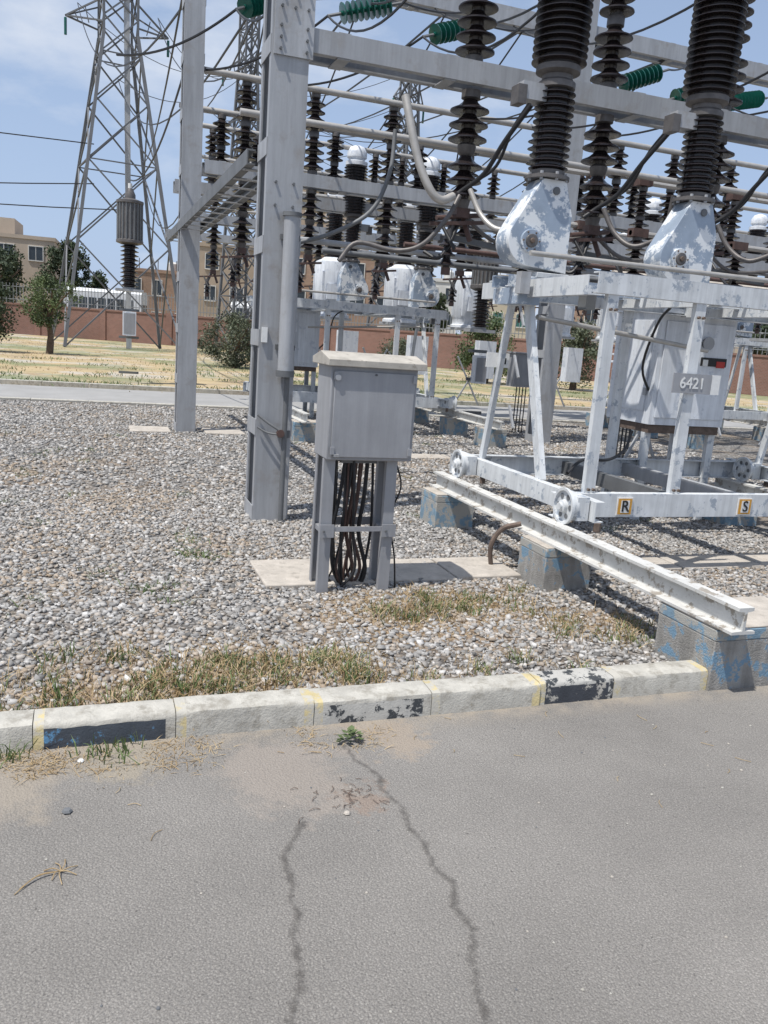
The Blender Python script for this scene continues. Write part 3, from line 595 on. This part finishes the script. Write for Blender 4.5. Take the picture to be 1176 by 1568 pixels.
track((0,0,0)); track((9.01,8.6,0),-1); track((7.6,9.2,0))
q=MB(); q.box(3.12,3.24,3.55,4.6,.335,.35,"rail_paint"); q.box(3.12,3.13,3.55,4.6,.351,.40,"rail_paint"); q.obj("steel_angle_offcut")
def plinth(x0,x1,y0,y1,h,mat="plinth_paint"):
    q=MB(); q.box(x0,x1,y0,y1,-.05,h-.07,mat); q.box(x0-.001,x1+.001,y0-.001,y1+.001,h-.07,h-.012,"plinth_blue"); q.box(x0+.002,x1-.002,y0+.002,y1-.002,h-.012,h-.001,"concrete")
    q.obj("concrete_plinth",bevel=.006)
plinth(2.90,3.60,3.08,3.52,.33); plinth(2.84,3.2,4.62,4.98,.33); plinth(2.8,3.16,6.4,6.75,.33,"plinth_blue")
plinth(5.9,6.3,3.1,3.52,.33); plinth(5.9,6.3,6.4,6.75,.33,"plinth_blue"); plinth(5.9,6.3,4.62,4.98,.33,"plinth_blue")
for x in (5.85,2.8):
    for y in (11.75,13.2,15.0): plinth(x,x+.4,y,y+.35,.33,"plinth_blue")
for x in (10.4,13.5):
    for y in (12.3,13.9,15.6): plinth(x,x+.4,y,y+.35,.33,"plinth_blue")
q=MB(); q.tube([(2.75,5.2,.02),(2.72,5.18,.2),(2.78,5.15,.33),(2.9,5.1,.38)],.018,"rust",8); q.obj("earthing_pipe")
def stand(x,y,w,d,h,mat="galv"):
    q=MB()
    for a in (0,1):
        for b2 in (0,1): q.bar((x+a*w,y+b2*d,0),(x+a*w,y+b2*d,h),.07,.07,mat)
    q.bar((x,y,h*.15),(x+w,y,h*.7),.03,.03,mat); q.bar((x+w,y,h*.15),(x,y,h*.7),.03,.03,mat)
    q.box(x-.05,x+w+.05,y-.05,y+d+.05,h,h+.05,mat); return q
def ct(x,y):
    q=stand(x-.3,y-.3,.6,.6,1.9)
    q.lathe([(.38,1.95),(.38,2.0),(.35,2.02),(.35,2.15),(.38,2.2),(.38,2.95),(.36,3.05),(.25,3.1),(.2,3.14)],(x,y,0),"tank_white",20)
    for a in range(0,360,45): q.box(x+.38*math.cos(RAD(a))-.02,x+.38*math.cos(RAD(a))+.02,y+.38*math.sin(RAD(a))-.02,y+.38*math.sin(RAD(a))+.02,2.2,2.85,"tank_white")
    q.box(x-.22,x+.12,y-.46,y-.34,2.3,2.6,"tank_white")
    q.lathe(sheds(3.14,4.2,16,.14,.20),(x,y,0),"porcelain",16); q.lathe([(.17,4.2),(.2,4.22),(.2,4.4),(.15,4.47),(.05,4.5)],(x,y,0),"tank_white",16)
    q.box(x+.05,x+.45,y-.62,y-.38,.9,1.7,"tank_white")
    q.obj("current_transformer")
ct(4.75,17.2); ct(6.3,17.2); ct(7.9,17.2); ct(10.6,18); ct(12.2,18)
def opbox(x,y,z0,z1,w,mat):
    q=MB(); q.box(x-w/2,x+w/2,y-.15,y+.15,z0,z1,mat); q.box(x-w/2-.03,x+w/2+.03,y-.18,y+.18,z1,z1+.03,mat); q.box(x-w*.42,x+w*.42,y-.158,y-.15,z0+.04,z1-.04,mat)
    for a in (-1,1): q.bar((x+a*w*.35,y,0),(x+a*w*.35,y,z0),.06,.06,"galv_dark")
    for i in range(4): q.cyl((x-w*.2+i*w*.13,y,0),(x-w*.2+i*w*.13,y,z0),.012,"cable",6)
    q.obj("operating_box",bevel=.005)
opbox(6.9,9.6,.9,1.5,.45,"tank_white"); opbox(8.2,11.4,.8,1.6,.55,"tank_white"); opbox(3.4,11.6,.8,1.3,.4,"cab_grey"); opbox(7.6,13.9,.9,1.5,.5,"cab_grey")
for (x,y,w,d,h) in ((6.2,8.6,.5,.5,1.9),(9.3,12.2,.6,.6,2.2),(10.6,11.0,.6,.5,2.0),(5.0,15.6,.5,.5,2.0)): stand(x,y,w,d,h,"galv").obj("support_stand")
# ---------------------------------------------------------------- arresters
def arrester(x,y,s,zp,zi,zd,zc,w,hc):
    q=MB()
    for a in (-1,1): q.bar((x+a*w*.42,y,0),(x+a*w*.42,y,zp),.10*s,.10*s,"galv_dark")
    for z in (.25,zp*.5,zp*.8): q.bar((x-w*.4,y,z),(x+w*.4,y,z),.05,.06,"galv_dark")
    q.box(x-w*.55,x+w*.55,y-.2*s,y+.2*s,zp,zp+.06,"galv"); q.box(x-w*.26,x+w*.26,y-.3*s,y-.08*s,hc[0],hc[1],"tank_white"); q.box(x-w*.22,x+w*.22,y-.305*s,y-.3*s,hc[0]+.04,hc[1]-.04,"cab_grey")
    r=.30*w/.7; q.lathe(sheds(zp+.1,zi,10,r*.5,r*.85),(x,y,0),"porcelain",18); q.lathe([(r*.6,zp+.06),(r*.6,zp+.1)],(x,y,0),"galv",18)
    q.lathe([(r*.8,zi),(r*1.25,zi+.04),(r*1.25,zi+.1),(r*1.1,zi+.12),(r*1.1,zd-.08),(r*1.25,zd-.06),(r*1.25,zd),(r*.5,zd+.06),(r*.5,zd+.15),(r*.25,zc)],(x,y,0),"porcelain_cap",24)
    for a in range(20):
        t=a*2*math.pi/20; q.cyl((x+r*1.12*math.cos(t),y+r*1.12*math.sin(t),zi+.1),(x+r*1.12*math.cos(t),y+r*1.12*math.sin(t),zd-.06),r*.09,"galv_dark",6)
    q.cyl((x,y,zc-.1),(x,y,zc+.12),.05,"label_white",10)
    q.obj("surge_arrester")
arrester(.97,22.9,1,2.3,3.45,4.5,4.8,.62,(1.2,1.8)); arrester(7.35,15.4,.8,1.85,2.65,3.38,3.6,.5,(.85,1.4))
# ---------------------------------------------------------------- green strings and overhead wires
def string(p0,p1,n=9):
    q=MB(); p0=Vector(p0);p1=Vector(p1);d=p1-p0;M=d.to_track_quat('Z','Y').to_matrix(); L=d.length
    P=[]
    for i in range(n):
        z=L*i/n; p=L/n; P+=[(.03,z),(.03,z+.3*p),(.125,z+.35*p),(.12,z+.55*p),(.05,z+.8*p)]
    q.lathe(P,p0,"glass_green",14,M); q.cyl(p0-d*.25,p1+d*.25,.02,"galv_dark",6)
    q.obj("glass_insulator_string")
    return p0-d*.25,p1+d*.25
wires=MB()
def wire(a,b2,sag=.3,r=.012,n=14):
    a=Vector(a);b2=Vector(b2); wires.tube([a.lerp(b2,k/n)-Vector((0,0,4*sag*(k/n)*(1-k/n))) for k in range(n+1)],r,"cable",5,1)
for a,b2 in (((1.75,11,5.35),(2.15,11.3,5.6)),((2.95,11,5.5),(3.6,11,5.72)),((4.2,11,5.48),(4.85,11.2,5.75)),((7.1,11,5.35),(7.7,11,5.6)),((8.0,11,5.3),(8.6,11,5.5)),((9.0,11,5.4),(9.7,11.2,5.6))):
    e0,e1=string(a,b2); wire(e1,(e1.x+1.5,12.5,6.4),.05,.014); wire(e0,(e0.x-1.3,12.6,5.02),.15,.016); wire(e0,(e0.x+.1,6.9,5.1),.5,.014)
for x in (2.4,3.7,5.0,6.3,7.6,8.9): wire((x,12.6,6.4),(x+1,24.6,5.3),.6,.014); wire((x,12.6,6.4),(x+2,45,12),1,.018)
for x in (2.9,4.2,5.5): wire((x,6.87,5.0),(x+.6,12.6,6.4),.4,.014); wire((x,12.6,5.02),(x+.7,14.6,4.7),-.3,.014)
T=(1.45,50)
wire((T[0]-1.2,50,10.6),(-60,34,11.2),1.2,.03); wire((T[0]-1.2,50,8.6),(-45,30,4.2),1.0,.03); wire((T[0],50,7.4),(-45,44,8.9),1.5,.03); wire((T[0]+1.2,50,10.2),(1.35,12.7,6.9),1.2,.02)
for dx,z in ((-2,17.3),(2,17.3),(0,14)): wire((T[0]+dx,50,z),(2.5+dx*.4,12.6,6.6),2.2,.022); wire((T[0]+dx,50,z),(9.8,59,18),1.5,.02)
for z in (9,11,13): wire((9.8,59,z+4),(20,56,z+6),1,.02); wire((9.8,59,z+4),(40,60,z-3),1,.02)
wire((T[0]+1,50,12),(2.5,22,5.2),3,.02); wire((.97,22.9,5.0),(1.4,12.8,5.6),.6,.018)
wires.obj("overhead_wires")
# ---------------------------------------------------------------- lattice towers
def tower(name,x,y,h,wb,zt,wt,t,arms=(),rot=0,step=1.25):
    q=MB(); W=lambda z: wb+(wt-wb)*min(z,zt)/zt
    zs=[0]
    while zs[-1]<h: zs.append(min(h,zs[-1]+max(1.0,W(zs[-1])*2*step*.55)))
    c=lambda i,z:(W(z)*(-1,1,1,-1)[i],W(z)*(-1,-1,1,1)[i],z)
    for i in range(4):
        q.bar(c(i,0),c(i,zt),t*2.1,t*2.1,"lattice",(1,0,0)); q.bar(c(i,zt),c(i,h),t*1.5,t*1.5,"lattice",(1,0,0)); j=(i+1)%4
        for k,(a,b2) in enumerate(zip(zs,zs[1:])):
            q.bar(c(i,a),c(j,b2),t,t,"lattice"); q.bar(c(j,a),c(i,b2),t,t,"lattice")
            if k%2: q.bar(c(i,b2),c(j,b2),t*.8,t*.8,"lattice")
    for z,l in arms:
        for s in (-1,1):
            w=W(z)
            for yy in (-w,w): q.bar((s*w,yy,z),(s*l,0,z+.1),t,t,"lattice"); q.bar((s*w,yy,z+1.1),(s*l,0,z+.1),t,t,"lattice")
            for k in (.35,.65): q.bar((s*(w+(l-w)*k),0,z),(s*(w+(l-w)*(k+.1)),0,z+1.1*(1-k)),t*.6,t*.6,"lattice")
            q.cyl((s*l,0,z),(s*l,0,z-.8),.07,"glass_green",8)
    q.obj(name,None,(x,y,0),rot=rot)
tower("lattice_tower",1.45,50,27,3.1,16,.85,.075,((16.4,2.6),(21,2.6)),RAD(8),1.6)
tower("lattice_tower",9.8,59,21.5,1.15,18,.45,.075,((17.5,1.8),(14,1.8)),RAD(20),1.5)
tower("lattice_tower",20.2,56.5,19.5,1.4,17,.45,.075,((17,1.6),(14,1.6)),RAD(30),1.5)
q=MB(); q.bar((2.1,49.4,0),(1.75,49.4,24),.28,.28,"galv",(1,0,0)); q.obj("steel_pole")
# ---------------------------------------------------------------- boundary wall + fence
wall=empty("boundary_wall"); fence=empty("metal_fence")
def wseg(a,b2,h=2.2):
    a=Vector((*a,0));b2=Vector((*b2,0));L=(b2-a).length;ang=math.atan2(b2.y-a.y,b2.x-a.x)
    q=MB(); q.box(0,L,-.12,.12,0,h-.12,"brick_wall"); q.box(0,L,-.17,.17,h-.12,h,"brick_wall")
    x=0
    while x<L: q.box(x-.22,x+.22,-.2,.2,0,h+.05,"brick_wall"); x+=5
    q.obj("wall_panel",wall,a,rot=ang)
    q=MB(); x=0
    q.box(0,L,-.03,.03,h+.25,h+.30,"fence_grey"); q.box(0,L,-.03,.03,h+1.15,h+1.20,"fence_grey")
    while x<L: q.box(x-.018,x+.018,-.015,.015,h,h+1.4,"fence_grey"); x+=.24
    q.obj("fence_panel",fence,a,rot=ang)
wseg((-45,78),(-3.5,67.5)); wseg((-3.5,67.5),(12,60)); wseg((12,60),(36,36)); wseg((36,36),(60,20))
# ---------------------------------------------------------------- buildings
def building(name,x,y,w,d,h,mat,rot,win="win_dark",nx=4,nz=3,extras=()):
    e=empty(name,(x,y,0)); e.rotation_euler=(0,0,rot)
    q=MB(); q.box(0,w,0,d,0,h,mat); q.box(-.1,w+.1,-.1,d+.1,h,h+.35,mat)
    for (ex,ew,eh) in extras: q.box(ex,ex+ew,1.5,d-1,h+.35,h+.35+eh,mat)
    q.obj("walls",e)
    q=MB(); fh=h/nz; bw=w/nx
    for i in range(nx):
        for k in range(nz):
            if random.random()<.12: continue
            x0=i*bw+bw*.25;z0=k*fh+fh*.32; ww=bw*random.choice((.4,.5,.55)); hh=fh*.45
            q.box(x0,x0+ww,-.04,.1,z0,z0+hh,win)
            q.box(x0-.08,x0,-.1,.1,z0-.08,z0+hh+.08,"b_white"); q.box(x0+ww,x0+ww+.08,-.1,.1,z0-.08,z0+hh+.08,"b_white"); q.box(x0,x0+ww,-.1,.1,z0+hh,z0+hh+.08,"b_white"); q.box(x0,x0+ww,-.12,.1,z0-.1,z0,"b_white"); q.box(x0+ww*.48,x0+ww*.52,-.07,.1,z0,z0+hh,"b_white")
    q.obj("windows",e)
    q=MB()
    for i in range(3): q.cyl((w*(.2+.28*i),d*.4,h+.3),(w*(.2+.28*i),d*.4,h+1.6),.05,"galv_dark",6)
    q.lathe([(.5,h+.35),(.55,h+.5),(.55,h+1.3),(.3,h+1.5)],(w*.7,d*.5,0),"b_white",12); q.obj("roof_equipment",e)
building("beige_apartment_building",-22,93,18.8,9,8.6,"b_beige",RAD(-3),nx=6,extras=((12,3,1.6),))
building("brick_house",10.4,88,7.6,8,9.3,"b_tan",RAD(-6),nx=3,extras=((.3,1.2,1),)); building("brick_house",3.4,94,7,8,6.6,"brick_house",RAD(-6),nx=3,nz=2)
building("tall_brick_building",21.0,90,6.5,8,16,"b_tan",RAD(-12),nx=3,nz=5)
building("brick_house",18.2,85,12,7,9.5,"brick_house",RAD(-12),nx=4)
building("white_house",33.2,84,3.7,7,7.8,"b_white",RAD(-22),nx=2); building("white_house",29.5,86,3.5,7,5.8,"b_white",RAD(-20),nx=1,nz=2)
building("cream_apartment_building",37.3,82.5,7.5,8,8.6,"b_cream",RAD(-24),"win_green",3,3)
building("brick_house",45.5,79,12,8,7,"brick_house",RAD(-28),nx=4,nz=2); building("beige_apartment_building",57,72,14,8,9,"b_beige",RAD(-35),nx=5)
def bus(x,y,rot,L=9,h=3.3):
    q=MB(); q.sweep((0,0,0),(L,0,0),(0,0,1),[(.45,1.2),(h-.3,1.2),(h,.9),(h,-.9),(h-.3,-1.2),(.45,-1.2)],"bus_white")
    q.box(.3,L-.3,-1.22,1.22,.9,1.3,"bus_blue")
    for i in range(7): q.box(.5+i*(L-1)/7,.5+(i+.85)*(L-1)/7,-1.23,1.23,2.3,3.1,"win_dark")
    q.box(-.02,.1,-1,1,1.5,2.8,"win_dark"); q.box(L-.1,L+.02,-1,1,1.4,2.8,"win_dark")
    for xx in (1.8,L-2):
        for yy in (-1.1,1.1): q.cyl((xx,yy-.15,.5),(xx,yy+.15,.5),.5,"tyre",16)
    q.obj("parked_bus",None,(x,y,0),rot=rot)
bus(-1.6,73,RAD(-15),6,3.8); bus(11,68,RAD(-30),5,3.6)
# ---------------------------------------------------------------- trees
def tree(name,x,y,rx,rz,zc,n,leaf,lm,trunk_r=.12,limbs=6):
    e=empty(name,(x,y,0)); q=MB()
    fork=max(.3,zc-rz*.7); q.tube([(0,0,-.1),(.05,.03,fork*.5),(-.04,.02,fork)],[trunk_r*1.3,trunk_r,trunk_r*.8],"bark",8,3)
    for i in range(limbs):
        a=i*2.4+random.uniform(-.4,.4); l=rx*random.uniform(.5,.95); zz=zc+rz*random.uniform(-.3,.75)
        p=[(-.04,.02,fork),(math.cos(a)*l*.4,math.sin(a)*l*.4,(fork+zz)/2+.1),(math.cos(a)*l*.8,math.sin(a)*l*.8,zz)]
        q.tube(p,[trunk_r*.6,trunk_r*.35,trunk_r*.15],"bark",6,3)
    q.obj("trunk",e)
    nc=max(16,int(n/140)); cen=[]
    for i in range(nc):
        a=random.uniform(0,6.28); rr=random.random()**.5*rx*.9; t=random.uniform(-1,1); k=math.sqrt(max(0,1-t*t*.9)); cen.append((math.cos(a)*rr*k,math.sin(a)*rr*k,zc+t*rz*.9,random.uniform(.12,.30)*rx))
    cen=np.array(cen); k=rng.integers(0,nc,n); dv=rng.normal(0,1,(n,3)); dv/=np.linalg.norm(dv,axis=1)[:,None]; P=cen[k,:3]+dv*(cen[k,3]*rng.uniform(.3,1.3,n))[:,None]
    P[:,2]=np.maximum(P[:,2],.05)
    a=rng.normal(0,1,(n,3)); a/=np.linalg.norm(a,axis=1)[:,None]; b=np.cross(a,rng.normal(0,1,(n,3))); b/=np.linalg.norm(b,axis=1)[:,None]; s=(leaf*rng.uniform(.6,1.3,n))[:,None]
    V=np.stack([P-a*s,P+b*s*.5,P+a*s,P-b*s*.5],1).reshape(-1,3); F=np.arange(n*4).reshape(-1,4)
    me=bpy.data.meshes.new("crown"); me.from_pydata(V.tolist(),[],F.tolist()); me.materials.append(MATS[lm]); o=bpy.data.objects.new("crown",me); col.objects.link(o); o.parent=e
tree("young_tree",-1.55,37.5,1.3,1.0,2.1,5500,.055,"leaf",.11)
tree("shrub",-3.9,37,1.3,1.3,1.5,7000,.06,"leaf_dark",.12)
tree("olive_bush",5.6,34.6,1.5,.95,1.05,9000,.05,"leaf_olive",.1)
tree("olive_bush",12.5,34,1.2,.8,.8,6000,.05,"leaf_olive",.1)
tree("tree",16.5,33.6,1.6,1.3,1.5,8000,.065,"leaf",.12); tree("tree",20,32,1.6,1.2,1.6,7000,.065,"leaf_olive",.12)
tree("tree",-2.0,88,2.4,3.2,5.2,7000,.16,"leaf_dark",.25); tree("tree",.8,86,1.8,1.8,3.8,4000,.16,"leaf_dark",.25); tree("tree",-8,84,3.2,2.4,4.6,6000,.18,"leaf_dark",.25)
tree("tree",32,80,2.5,2.4,4.4,4000,.2,"leaf_dark",.2); tree("tree",48,62,3,2.6,4.4,4000,.2,"leaf",.2); tree("tree",54,58,3,2.2,4,4000,.2,"leaf_dark",.2)
# ---------------------------------------------------------------- light, sky, camera
Ld=Vector((.40,.18,-1)).normalized()
sun=bpy.data.lights.new("sun","SUN"); sun.energy=4.9; sun.angle=RAD(.53); sun.color=(1,.965,.91)
so_=bpy.data.objects.new("sun",sun); col.objects.link(so_); so_.rotation_euler=Ld.to_track_quat('-Z','Y').to_euler(); so_.location=(-10,-5,30)
w=bpy.data.worlds.new("World"); scene.world=w; w.use_nodes=True; nt=w.node_tree; bg=nt.nodes["Background"]
sky=nt.nodes.new("ShaderNodeTexSky"); sky.sky_type='NISHITA'; sky.sun_disc=False; sky.sun_elevation=math.asin(-Ld.z); sky.sun_rotation=math.atan2(-Ld.x,-Ld.y); sky.dust_density=1.5; sky.air_density=1.0
tc=nt.nodes.new("ShaderNodeTexCoord"); mp=nt.nodes.new("ShaderNodeMapping"); mp.inputs["Scale"].default_value=(1,1,2.4); nt.links.new(tc.outputs["Generated"],mp.inputs[0])
sz=nt.nodes.new("ShaderNodeSeparateXYZ"); nt.links.new(tc.outputs["Generated"],sz.inputs[0])
hz=ramp(nt,sz.outputs[2],[(.0,.8),(.45,.45)]); base=mixc(nt,hz.outputs[0],sky.outputs[0],(4.4,5.7,8.2))
n=nt.nodes.new("ShaderNodeTexNoise"); n.inputs["Scale"].default_value=2.6; n.inputs["Detail"].default_value=9; n.inputs["Roughness"].default_value=.58; nt.links.new(mp.outputs[0],n.inputs["Vector"])
r=ramp(nt,n.outputs[0],[(.48,0.0),(.66,.8)])
cl=mixc(nt,r.outputs[0],base,(6.9,7.4,8.3)); nt.links.new(cl,bg.inputs[0]); bg.inputs[1].default_value=.11
f=1270.0; yaw=RAD(20);pitch=RAD(11.8);roll=RAD(4.2)
fw=Vector((math.sin(yaw)*math.cos(pitch),math.cos(yaw)*math.cos(pitch),-math.sin(pitch)))
r0=Vector((math.cos(yaw),-math.sin(yaw),0)); u0=r0.cross(fw); Rv=r0*math.cos(roll)+u0*math.sin(roll); Uv=u0*math.cos(roll)-r0*math.sin(roll)
cam=bpy.data.cameras.new("camera"); cam.sensor_fit='VERTICAL'; cam.sensor_height=24; cam.lens=f/1568*24; cam.clip_end=3000; cam.clip_start=.05
co=bpy.data.objects.new("camera",cam); col.objects.link(co); M=Matrix((Rv,Uv,-fw)).transposed().to_4x4(); M.translation=Vector((0,0,1.6)); co.matrix_world=M; scene.camera=co
scene.view_settings.view_transform='Standard'; scene.view_settings.look='None'; scene.view_settings.exposure=0
